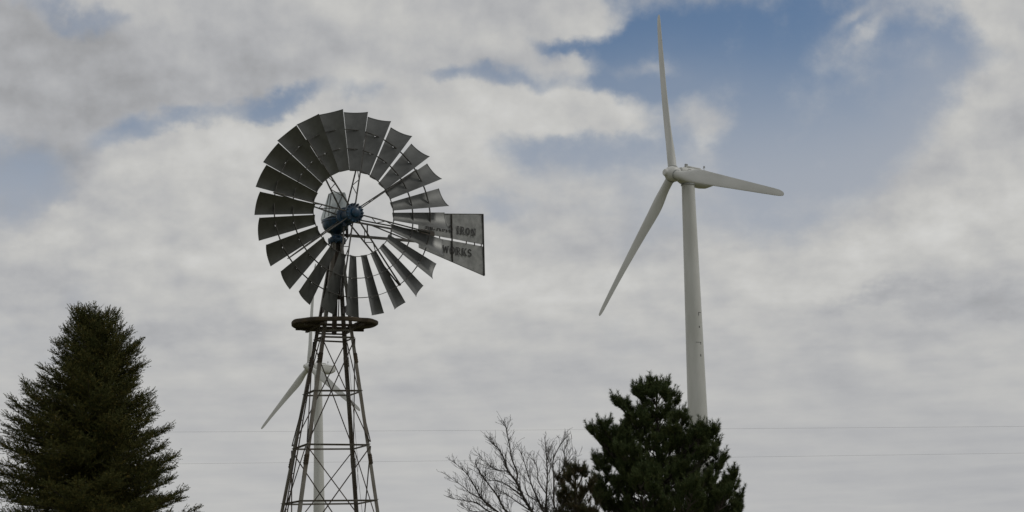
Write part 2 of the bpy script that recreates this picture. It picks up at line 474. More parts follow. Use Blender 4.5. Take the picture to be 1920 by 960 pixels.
turbine(Vector((30.354, 340, 74.45)), 60.2, 4.8, -12.7, 'large white wind turbine with its full rotor in open sky, rising behind the pine', True)
turbine(Vector((-66.34, 600, 69.5)), 51.7, 4.0, -0.9, 'small distant white wind turbine seen through the lattice tower of the old windmill')

# ------------------------------------------------------------------ farm windmill
WB = Vector((-3.432, 33.0, 0.0)); LEAN = 0.0387
mill = thing('farm_windmill', WB, 'old galvanised farm windmill with many-bladed wheel, blue gearbox, lettered tail and rusty lattice tower', 'windmill')
TA = R_(19.9)
e1 = Vector((math.cos(TA), math.sin(TA), 0)); e2 = Vector((-math.sin(TA), math.cos(TA), 0))
def side(z): return 0.277 * (7.93 - z) if z < 7.1 else 0.23 - 0.08 * (z - 7.1)
def axis(z): return Vector((LEAN * z, 0, z))
def corner(i, z):     # 0 near left, 1 near right, 2 far right, 3 far left
    s = side(z) / 2
    a, b = ((-1, -1), (1, -1), (1, 1), (-1, 1))[i]
    return axis(z) + e1 * (a * s) + e2 * (b * s)
TOPZ = 7.58
for i in range(4):
    a, b = ((-1, -1), (1, -1), (1, 1), (-1, 1))[i]
    q = MB()
    zs = [0.0, 2.0, 4.0, 6.0, 7.46, TOPZ]; w, th = 0.062, 0.008
    # angle iron: two flanges meeting at the outer corner
    for (dirv, nrm) in ((-e1 * a, -e2 * b), (-e2 * b, -e1 * a)):
        vs = []
        for z in zs:
            c = corner(i, z)
            o = th * 0.35 if dirv is None else 0
            vs += [c, c + dirv * w, c + dirv * w + nrm * th, c + nrm * th]
        fs = []
        for k in range(len(zs) - 1):
            for j in range(4): fs.append((k * 4 + j, k * 4 + (j + 1) % 4, (k + 1) * 4 + (j + 1) % 4, (k + 1) * 4 + j))
        fs += [(0, 1, 2, 3), tuple((len(zs) - 1) * 4 + j for j in (3, 2, 1, 0))]
        # second flange starts after the first one's thickness
        if nrm == -e1 * a:
            vs = [Vector(p) + (-e2 * b) * (th * 1.2) for p in vs]
        q.add(vs, fs)
    leg = q.build('leg', 'steel', mill)
    # splice plates with bolts
    for z in (3.66, 5.45):
        sp = MB(); c = corner(i, z); dn = (corner(i, z + 0.3) - corner(i, z)).normalized()
        for (dv, nv) in ((-e1 * a, e2 * b), (-e2 * b, e1 * a)):
            p0 = c + dv * 0.033 + nv * 0.006
            sp.bar(p0 - dn * 0.09, p0 + dn * 0.09, 0.06, 0.01, nv)
            for k in (-0.06, -0.02, 0.02, 0.06):
                sp.box(p0 + dn * k + nv * 0.009, 0.016, 0.016, 0.016)
        sp.build('splice_plate', 'rust', leg)
    ft = MB(); c = corner(i, 0.0); ft.box((c.x, c.y, 0.02), 0.34, 0.34, 0.2); ft.build('footing', 'concrete', leg)

LEV = [5.96, 5.83, 4.87, 3.92, 2.95, 2.0, 1.05]
rng = random.Random(3)
for li, z in enumerate(LEV):
    for i in range(4):
        a, b = corner(i, z), corner((i + 1) % 4, z)
        out = ((a + b) / 2 - axis(z)).normalized()
        q = MB(); j = rng.uniform(-0.008, 0.008)
        q.bar(a + out * 0.008 + Vector((0, 0, j)), b + out * 0.008 - Vector((0, 0, j)), 0.026, 0.008, (0, 0, 1))
        q.bar(a - out * 0.006 + Vector((0, 0, j - 0.014)), b - out * 0.006 - Vector((0, 0, j + 0.014)), 0.005, 0.026, (0, 0, 1))
        q.build('girt', 'steel', mill)
for (z1, z0) in ((5.80, 3.96), (3.88, 2.04), (1.96, 0.15)):
    for i in range(4):
        k = (i + 1) % 4
        mid = (corner(i, z1) + corner(k, z0)) / 2
        out = (mid - axis((z0 + z1) / 2)).normalized()
        for n_, (p, r) in enumerate((((i, z1), (k, z0)), ((k, z1), (i, z0)))):
            o = out * (0.012 + 0.014 * n_)
            q = MB(); q.tube([corner(*p) + o, corner(*r) + o], 0.0105, 6); q.build('brace_rod', 'rod', mill)
# ladder up the left side, between far left and near left leg
def lad(z, s): 
    a, b = corner(0, z), corner(3, z)
    return a + (b - a) * (0.55 + s * 0.0) + (b - a).normalized() * s - e1 * 0.03
q = MB(); q.bar(lad(0.1, -0.085), lad(6.1, -0.085), 0.022, 0.008); ladder = q.build('ladder_rail', 'rod', mill)
q = MB(); q.bar(lad(0.1, 0.085), lad(6.1, 0.085), 0.022, 0.008); q.build('ladder_rail', 'rod', mill)
z = 0.35
while z < 6.0:
    q = MB(); q.tube([lad(z, -0.085), lad(z, 0.085)], 0.008, 6); q.build('rung', 'rod', ladder); z += 0.31
# pump rod and control wires
for (pts, r, nm) in (([axis(6.2) + e1 * 0.07, axis(7.6) + e1 * 0.07], 0.011, 'pump_rod'),
                 ([axis(0.3) + e1 * 0.92 - e2 * 0.2, axis(5.7) + e1 * 0.14 - e2 * 0.1], 0.0035, 'furl_wire'),
                 ([axis(1.2) + e1 * 0.52 + e2 * 0.2, axis(3.6) + e1 * 0.56 + e2 * 0.2, axis(7.4) + e1 * 0.05], 0.0035, 'furl_wire'),
                 ([axis(0.3) - e1 * 0.75 + e2 * 0.1, axis(5.9) - e1 * 0.2], 0.003, 'furl_wire')):
    q = MB(); q.tube(pts, r, 6); q.build(nm, 'rod', mill)
# mast pipe
q = MB(); q.tube([axis(5.9), axis(7.66)], 0.045, 14); q.build('mast_pipe', 'rod', mill, True)
# clamp plates between the legs above the platform
for (z, i, k) in ((6.88, 3, 0), (6.88, 0, 1), (6.36, 1, 2), (6.36, 3, 0), (6.62, 2, 3)):
    a, b = corner(i, z), corner(k, z); out = ((a + b) / 2 - axis(z)).normalized()
    q = MB(); q.bar(a - out * 0.02, b - out * 0.02, 0.014, 0.12, (0, 0, 1)); q.build('clamp_plate', 'rod', mill)
# platform
PZ = 6.09; pc = axis(PZ); PR = 0.77
q = MB(); n = 72; vs = []
for k in range(n):
    an = 2 * math.pi * k / n; wob = 0.006 * math.sin(5 * an + 1) + 0.004 * math.sin(11 * an)
    dr = Vector((math.cos(an), math.sin(an), 0)); hz_ = 0.01 * math.sin(2 * an + 0.6) + 0.004 * math.sin(9 * an)
    for (r, z) in ((PR - 0.06, -0.025), (PR - 0.02, -0.038), (PR, -0.022), (PR + 0.004, 0.022), (PR - 0.014, 0.042), (PR - 0.06, 0.035)):
        vs.append(pc + dr * (r + wob) + Vector((0, 0, z + hz_)))
fs = []
for k in range(n):
    for j in range(6): fs.append((k * 6 + j, ((k + 1) % n) * 6 + j, ((k + 1) % n) * 6 + (j + 1) % 6, k * 6 + (j + 1) % 6))
q.add(vs, fs); rim = q.build('platform_rim', 'rust', mill, True)
for v in (-0.33, 0.33):
    L = math.sqrt(PR ** 2 - v * v) - 0.07
    q = MB(); q.bar(pc + e2 * v - e1 * L + Vector((0, 0, -0.058)), pc + e2 * v + e1 * L + Vector((0, 0, -0.058)), 0.05, 0.04, (0, 0, 1)); q.build('joist', 'plank', rim)
for u in (-0.36, 0.36):
    L = math.sqrt(PR ** 2 - u * u) - 0.07
    q = MB(); q.bar(pc + e1 * u - e2 * L + Vector((0, 0, -0.066)), pc + e1 * u + e2 * L + Vector((0, 0, -0.066)), 0.05, 0.036, (0, 0, 1)); q.build('joist', 'plank', rim)
v = -0.66
while v < 0.69:
    L = math.sqrt(max(0.0, (PR - 0.06) ** 2 - v * v))
    spans = [(-L, L)] if abs(v) > 0.30 and v > -0.3 else [(-L, -0.31), (0.31, L)]
    for (s0, s1) in spans:
        if s1 - s0 > 0.08:
            q = MB(); zz = -0.02 + rng.uniform(-0.006, 0.006)
            q.bar(pc + e2 * v + e1 * s0 + Vector((0, 0, zz)), pc + e2 * (v + rng.uniform(-.006, .006)) + e1 * s1 + Vector((0, 0, zz)), 0.088, 0.03, (0, 0, 1))
            q.build('plank', 'plank', rim)
    v += 0.098

# head
AX = R_(29.5)
ax = Vector((math.sin(AX), -math.cos(AX), 0)); hx = Vector((math.cos(AX), math.sin(AX), 0)); Zv = Vector((0, 0, 1))
HUBW = at(663.5, 399.5, 32.43); hub = HUBW - WB
hd = axis(7.61)
T = Matrix.Translation(hd)
q = MB(); q.lathe([(0.10, -0.06), (0.155, -0.05), (0.165, -0.02), (0.165, 0.015), (0.15, 0.025), (0.12, 0.035), (0.095, 0.07)], 32, T)
for k in range(8):
    an = k * math.pi / 4; q.lathe([(0.016, -0.075), (0.016, 0.04)], 6, T @ Matrix.Translation((0.14 * math.cos(an), 0.14 * math.sin(an), 0)))
q.build('turntable', 'blue', mill, True)
# gearbox: bowl on a neck, drawn out along the shaft
q = MB(); prof = [(0.085, 0.06), (0.085, 0.10), (0.11, 0.135), (0.17, 0.165), (0.225, 0.215), (0.25, 0.27), (0.26, 0.33), (0.272, 0.335), (0.272, 0.37), (0.24, 0.376)]
GM = Matrix((ax, hx, Zv)).transposed().to_4x4(); GM.translation = hd - ax * 0.045
sc = Matrix.Diagonal((1.18, 0.9, 1, 1))
q.lathe(prof, 36, GM @ sc)
gear = q.build('gearbox', 'blue', mill, True)
q = MB(); q.bar(GM @ Vector((0.1, 0, 0.31)), hub - ax * 0.3, 0.2, 0.17, (0, 0, 1)); q.build('shaft_housing', 'blue', gear)
# hood: sheet metal cover with sloping back
hb = hd + Zv * 0.40 - ax * 0.07
def hp(a, s, z): return hb + ax * a + hx * s + Zv * z
sec = [(0.0, -0.27, 0.24, 0.19), (0.04, -0.265, 0.24, 0.19), (0.42, -0.10, 0.20, 0.125), (0.46, -0.085, 0.19, 0.115)]
vs = []
for (z, a0, a1, s) in sec:
    vs += [hp(a0, -s * 0.7, z), hp(a0 + 0.06, -s, z), hp(a1, -s, z), hp(a1, s, z), hp(a0 + 0.06, s, z), hp(a0, s * 0.7, z)]
q = MB(); fs = []
for k in range(3):
    for j in range(6): fs.append((k * 6 + j, k * 6 + (j + 1) % 6, (k + 1) * 6 + (j + 1) % 6, (k + 1) * 6 + j))
fs.append(tuple(18 + j for j in range(6))); fs.append((5, 4, 3, 2, 1, 0))
q.add(vs, fs); hood = q.build('hood', 'hood', mill)
for s in (-1, 1):
    q = MB(); q.bar(hp(-0.05, s * 0.192, 0.02), hp(0.02, s * 0.125, 0.45), 0.014, 0.012); q.build('hood_rib', 'vane', hood)
    q = MB(); q.bar(hp(0.14, s * 0.195, 0.02), hp(0.11, s * 0.126, 0.45), 0.014, 0.012); q.build('hood_rib', 'vane', hood)
q = MB(); q.bar(hp(0.252, -0.12, 0.05), hp(0.206, 0.08, 0.44), 0.014, 0.012); q.build('hood_rib', 'vane', hood)
# furl post
q = MB(); fp = at(650.5, 425, 33.1) - WB; q.bar((fp.x, fp.y, fp.z - 0.2), (fp.x, fp.y, fp.z + 0.15), 0.045, 0.045); q.build('furl_post', 'rod', mill)
q = MB(); q.lathe([(0.03, 0), (0.035, 0.06), (0.02, 0.1)], 12, Matrix.Translation(at(646, 424, 32.7) - WB)); q.build('oil_cup', 'blue', gear, True)

# wheel
WR = 1.835
HM = Matrix((hx, Zv, ax)).transposed().to_4x4(); HM.translation = hub     # local: x right, y up, z towards the viewer
q = MB()
q.lathe([(0.10, -0.44), (0.14, -0.43), (0.17, -0.40), (0.17, -0.35), (0.12, -0.33), (0.11, -0.05), (0.12, -0.03), (0.168, -0.01), (0.168, 0.03), (0.14, 0.04), (0.09, 0.05), (0.08, 0.10), (0.045, 0.12)], 32)
for k in range(16):
    an = k * math.pi / 8
    q.lathe([(0.017, -0.03), (0.017, 0.07)], 6, Matrix.Translation((0.15 * math.cos(an), 0.162 * math.sin(an), 0)))
whub = link('wheel_hub', q.mesh('wheel_hub', 'blue', True), mill, HM)
BETA = R_(30); RI, RM, RO = 0.425 * WR, 0.635 * WR, 0.825 * WR
def sail():
    """one curved sail, radial direction +Y, chord +X, in its own pitch frame"""
    b = MB()
    rows = [RI - 0.01, RI + 0.16, RM - 0.008, RM + 0.008, RM + 0.17, RO - 0.006, RO + 0.006, RO + 0.16, WR]
    cols = [-0.5, -0.38, -0.25, -0.12, -0.045, 0.045, 0.12, 0.25, 0.38, 0.5]
    def pt(r, c):
        t = (r - RI) / (WR - RI); w = 0.185 + (0.435 - 0.185) * t
        sag = (0.085 + 0.03 * t) * w
        twist = R_(5) * (0.5 - t)
        x, z = c * w, -sag * (1 - 4 * c * c) + sag * 0.55
        x, z = x * math.cos(twist) + z * math.sin(twist), -x * math.sin(twist) + z * math.cos(twist)
        return (x, r, z)
    nc = len(cols)
    for r in rows:
        for c in cols: b.v.append(pt(r, c))
    for i in range(len(rows) - 1):
        for j in range(nc - 1):
            if i in (2, 5) and j == 4: continue          # slots where the bands pass
            b.f.append((i * nc + j, i * nc + j + 1, (i + 1) * nc + j + 1, (i + 1) * nc + j))
    # rolled outer and inner hem
    for r in (WR, RI - 0.01):
        b.tube([pt(r, c) for c in cols], 0.0065, 6)
    return b
SAIL = sail().mesh('blade', 'blade', True)
PH0 = 1.6
rb = random.Random(9)
for k in range(24):
    an = R_(PH0 + 15 * k)                                  # clockwise from the top
    rot = Matrix.Rotation(-an, 4, 'Z')
    pit = Matrix.Rotation(-(BETA + R_(rb.uniform(-2, 2))), 4, 'Y')
    tw = Matrix.Rotation(R_(rb.uniform(-0.8, 0.8)), 4, 'X') @ Matrix.Rotation(R_(rb.uniform(-0.5, 0.5)), 4, 'Z')
    bo = link('blade', SAIL, whub, rot @ pit @ tw)
for r, wd in ((RI, 0.02), (RM, 0.034), (RO, 0.034)):
    q = MB(); n = 120; vs = []; fs = []
    for k in range(n):
        a = 2 * math.pi * k / n; d = Vector((math.cos(a), math.sin(a), 0))
        for (dr, z) in ((-0.0055, -wd / 2), (0.0055, -wd / 2), (0.0055, wd / 2), (-0.0055, wd / 2)): vs.append(d * (r + dr) + Vector((0, 0, z)))
    for k in range(n):
        for j in range(4): fs.append((k * 4 + j, ((k + 1) % n) * 4 + j, ((k + 1) % n) * 4 + (j + 1) % 4, k * 4 + (j + 1) % 4))
    q.add(vs, fs); q.build('wheel_band', 'spoke', whub)
for k in range(8):
    a = R_(9.6 + 45 * k); d = Vector((math.sin(a), math.cos(a), 0)); tn = Vector((math.cos(a), -math.sin(a), 0))
    p1, p2 = d * 0.15 + Vector((0, 0, 0.01)), d * 0.15 + Vector((0, 0, -0.375))
    e = d * (RO + 0.02)
    q = MB(); q.bar(p1, e + Vector((0, 0, 0.02)), 0.03, 0.018, tn); s0 = q.build('spoke', 'spoke', whub)
    q = MB(); q.bar(p2, e + Vector((0, 0, -0.02)), 0.03, 0.018, tn); q.build('spoke', 'spoke', whub)
    # lacing between the pair
    q = MB(); f = [0.12, 0.26, 0.26, 0.45, 0.45, 0.62]
    ef, eb = e + Vector((0, 0, 0.02)), e + Vector((0, 0, -0.02))
    q.tube([p1.lerp(ef, 0.14), p2.lerp(eb, 0.30)], 0.008, 5); q.build('spoke_lacing', 'spoke', whub)
    q = MB(); q.tube([p1.lerp(ef, 0.34), p2.lerp(eb, 0.30)], 0.008, 5); q.build('spoke_lacing', 'spoke', whub)
    q = MB(); q.tube([p1.lerp(ef, 0.34), p2.lerp(eb, 0.55)], 0.008, 5); q.build('spoke_lacing', 'spoke', whub)

# tail
TD = R_(45.5)
td = Vector((math.cos(TD), math.sin(TD), 0)); tn = Vector((math.sin(TD), -math.cos(TD), 0))    # tn: visible face
TP = Vector((-3.134, 33, 0)) - WB; TP.z = 0
def tp(t, z, n=0.0): return TP + td * t + tn * n + Zv * z
ZM = lambda t: 7.995 - 0.026 * (t - 0.3)
q = MB(); q.bar(tp(0.1, ZM(0.1)), tp(2.36, ZM(2.36)), 0.03, 0.03); boom = q.build('tail_boom', 'spoke', mill)
q = MB(); q.bar(tp(0.05, 7.715), tp(2.1, 7.81), 0.05, 0.045); q.build('tail_strut', 'spoke', boom)
q = MB(); q.bar(tp(0.72, 7.735), tp(0.72, ZM(0.72)), 0.025, 0.015); q.build('tail_strut', 'spoke', boom)
q = MB(); q.bar(tp(0.8, ZM(0.8)), tp(1.72, 7.8), 0.02, 0.02); q.build('tail_strut', 'spoke', boom)
q = MB(); q.bar(tp(1.3, 7.77), tp(1.3, ZM(1.3)), 0.02, 0.015); q.build('tail_strut', 'spoke', boom)
V0, V1 = 1.97, 3.67
def vtop(t): return 8.325 + (8.52 - 8.325) * (t - V0) / (V1 - V0)
def vbot(t): return 7.69 + (7.315 - 7.69) * (t - V0) / (V1 - V0)
def sheet(f0, f1, name):
    b = MB(); n = 12; rows = 5
    for s in (0.0, -0.004):
        for i in range(n + 1):
            t = V0 + (V1 - V0) * i / n
            for j in range(rows + 1):
                z = f0(t) + (f1(t) - f0(t)) * j / rows
                wv = 0.006 * math.sin(t * 5 + j * 0.9) + 0.004 * math.sin(t * 11 - j)
                b.v.append(tp(t, z, 0.02 + s + wv))
    m_ = rows + 1; o = (n + 1) * m_
    for i in range(n):
        for j in range(rows):
            b.f.append((i * m_ + j, (i + 1) * m_ + j, (i + 1) * m_ + j + 1, i * m_ + j + 1))
            b.f.append((o + i * m_ + j + 1, o + (i + 1) * m_ + j + 1, o + (i + 1) * m_ + j, o + i * m_ + j))
    return b.build(name, 'vane', boom, True)
sheet(lambda t: ZM(t) + 0.016, vtop, 'vane_sheet')
sheet(vbot, lambda t: ZM(t) - 0.022, 'vane_sheet')
for t in (2.82, V1 - 0.01):
    q = MB(); q.bar(tp(t, vbot(t) - 0.005, 0.034), tp(t, vtop(t) + 0.005, 0.034), 0.03, 0.014, td); q.build('vane_rib', 'spoke', boom)
for f in (vtop,):
    q = MB(); q.bar(tp(V0, f(V0) + 0.004, 0.02), tp(V1, f(V1) + 0.004, 0.02), 0.014, 0.014); q.build('vane_hem', 'spoke', boom)
q = MB(); q.bar(tp(V0, vbot(V0) - 0.004, 0.02), tp(V1, vbot(V1) - 0.004, 0.02), 0.01, 0.01); q.build('vane_hem', 'spoke', boom)
for t in (2.5, 3.2, 3.42, 3.6):
    q = MB(); q.box(tp(t, ZM(t) - 0.004, 0.03), 0.02, 0.02, 0.055); q.build('vane_bolt', 'rod', boom)
# counter-spring box on the boom
q = MB(); q.bar(tp(1.98, ZM(1.98) + 0.03, 0.06), tp(2.32, ZM(2.32) + 0.03, 0.06), 0.05, 0.09); q.build('spring_box', 'rod', boom)

def arc(cx, cy, rx, ry, a0, a1, n=8):
    return [(cx + rx * math.cos(R_(a0 + (a1 - a0) * i / n)), cy + ry * math.sin(R_(a0 + (a1 - a0) * i / n))) for i in range(n + 1)]
GL = {
    'A': (0.92, [([(0.16, 0.06), (0.46, 0.96)], .17), ([(0.46, 0.96), (0.78, 0.06)], .24), ([(0.28, 0.33), (0.66, 0.33)], .12), ([(0.0, 0.06), (0.32, 0.06)], .12), ([(0.58, 0.06), (0.94, 0.06)], .12)]),
    'L': (0.80, [([(0.24, 0.06), (0.24, 0.94)], .24), ([(0.04, 0.94), (0.44, 0.94)], .12), ([(0.04, 0.06), (0.76, 0.06)], .12), ([(0.71, 0.06), (0.71, 0.34)], .12)]),
    'M': (1.08, [([(0.17, 0.06), (0.17, 0.94)], .17), ([(0.9, 0.06), (0.9, 0.94)], .24), ([(0.2, 0.94), (0.53, 0.2)], .2), ([(0.53, 0.2), (0.86, 0.94)], .14), ([(0.0, 0.06), (0.34, 0.06)], .12), ([(0.72, 0.06), (1.08, 0.06)], .12)]),
    'O': (0.88, [(arc(0.44, 0.5, 0.30, 0.40, 100, 260), .24), (arc(0.44, 0.5, 0.30, 0.40, -80, 80), .24)]),
    'I': (0.46, [([(0.23, 0.06), (0.23, 0.94)], .25), ([(0.02, 0.06), (0.44, 0.06)], .12), ([(0.02, 0.94), (0.44, 0.94)], .12)]),
    'R': (0.90, [([(0.22, 0.06), (0.22, 0.94)], .24), ([(0.02, 0.94), (0.5, 0.94)], .12), ([(0.02, 0.06), (0.42, 0.06)], .12), (arc(0.46, 0.7, 0.22, 0.24, -85, 85), .2), ([(0.34, 0.47), (0.5, 0.47)], .12), ([(0.5, 0.45), (0.76, 0.06)], .22), ([(0.7, 0.06), (0.92, 0.06)], .12)]),
    'N': (0.96, [([(0.18, 0.06), (0.18, 0.94)], .15), ([(0.8, 0.06), (0.8, 0.94)], .15), ([(0.18, 0.92), (0.78, 0.08)], .24), ([(0.0, 0.06), (0.34, 0.06)], .12), ([(0.62, 0.94), (0.98, 0.94)], .12)]),
    'W': (1.2, [([(0.14, 0.94), (0.36, 0.06)], .22), ([(0.36, 0.06), (0.6, 0.9)], .14), ([(0.6, 0.9), (0.84, 0.06)], .22), ([(0.84, 0.06), (1.06, 0.94)], .14), ([(0.0, 0.94), (0.3, 0.94)], .12), ([(0.92, 0.94), (1.2, 0.94)], .12)]),
    'K': (0.94, [([(0.22, 0.06), (0.22, 0.94)], .24), ([(0.02, 0.94), (0.42, 0.94)], .12), ([(0.02, 0.06), (0.42, 0.06)], .12), ([(0.36, 0.42), (0.78, 0.94)], .14), ([(0.46, 0.52), (0.8, 0.06)], .24), ([(0.62, 0.94), (0.92, 0.94)], .12), ([(0.66, 0.06), (0.96, 0.06)], .12)]),
    'S': (0.76, [(arc(0.38, 0.70, 0.24, 0.22, 20, 270), .19), (arc(0.38, 0.28, 0.25, 0.22, 90, -160), .19)]),
}
def lettering(text, t0, t1, zf, h):
    tot = sum((GL[c][0] + 0.14) if c != ' ' else 0.55 for c in text) - 0.14
    sx = (t1 - t0) / tot; b = MB(); x = 0; k = 0
    for c in text:
        if c == ' ': x += 0.55; continue
        w, st = GL[c]
        for pts, th0 in st:
            for i in range(len(pts) - 1):
                (xa, ya), (xb, yb) = pts[i], pts[i + 1]
                th = th0 * 0.85; dx, dy = xb - xa, yb - ya; l = math.hypot(dx, dy); ux, uy = -dy / l * th / 2, dx / l * th / 2
                ext = 0.0 if len(pts) == 2 else 0.03
                ex, ey = dx / l * ext, dy / l * ext
                nn = 0.034 + 0.00025 * (k % 12); k += 1
                vs = []
                for (px, py) in ((xa - ex + ux, ya - ey + uy), (xb + ex + ux, yb + ey + uy), (xb + ex - ux, yb + ey - uy), (xa - ex - ux, ya - ey - uy)):
                    t = t0 + (x + px) * sx
                    vs.append(tp(t, zf(t) + py * h, nn))
                b.add(vs, [(0, 1, 2, 3)])
        x += w + 0.14
    return b
lo_ = lettering('ALAMO IRON', 2.13, 3.46, lambda t: 8.055, 0.155).build('lettering', 'paint', boom); lo_['kind'] = 'stuff'
lo_ = lettering('WORKS', 2.56, 3.34, lambda t: 7.645, 0.15).build('lettering', 'paint', boom); lo_['kind'] = 'stuff'

# ------------------------------------------------------------------ conifers
def frame_of(d):
    d = d / np.linalg.norm(d, axis=1, keepdims=True)
    ref = np.where(np.abs(d[:, 2:3]) > 0.9, np.array([[1.0, 0, 0]]), np.array([[0, 0, 1.0]]))
    a = np.cross(d, ref); a /= np.linalg.norm(a, axis=1, keepdims=True)
    return d, a, np.cross(d, a)

def shoots_mesh(name, pos, dr, ln, rs, n_needle, nlen, nwid, spread, material, taper=0.4):
    """needle brushes along many shoots: every needle one triangle"""
    S = len(pos); d, a, b = frame_of(dr)
    k = n_needle
    t = rs.uniform(0.0, 1.0, (S, k)); an = rs.uniform(0, 2 * np.pi, (S, k))
    base = pos[:, None] + d[:, None] * (t * ln[:, None])[..., None]
    rad = a[:, None] * np.cos(an)[..., None] + b[:, None] * np.sin(an)[..., None]
    sp = rs.uniform(spread[0], spread[1], (S, k))
    nd = d[:, None] * np.cos(sp)[..., None] + rad * np.sin(sp)[..., None]
    L = nlen * rs.uniform(0.75, 1.15, (S, k)) * (1 - taper * np.abs(t - 0.4) ** 2)
    sd_ = np.cross(nd, rad + rs.normal(0, .6, (S, k, 3))); sd_ /= np.linalg.norm(sd_, axis=2, keepdims=True) + 1e-9
    w = nwid / 2
    v0 = base - sd_ * w; v1 = base + sd_ * w; v2 = base + nd * L[..., None]
    V = np.stack([v0, v1, v2], 2).reshape(-1, 3)
    Fc = np.arange(len(V)).reshape(-1, 3)
    # woody core
    core = 0.0035
    c0 = pos - a * core; c1 = pos + a * core; c2 = pos + b * core; tip = pos + d * ln[:, None]
    cv = np.stack([c0, c1, c2, tip], 1).reshape(-1, 3); o = len(V)
    ci = np.arange(S)[:, None] * 4 + o
    cf = np.concatenate([ci + np.array([[0, 1, 3]]), ci + np.array([[1, 2, 3]])])
    return fast_mesh(name, np.concatenate([V, cv]), np.concatenate([Fc, cf]), material)

def branch_tubes(paths, name, material, n=5):
    b = MB()
    for pts, rad in paths: b.tube(pts, rad, n, False)
    return b

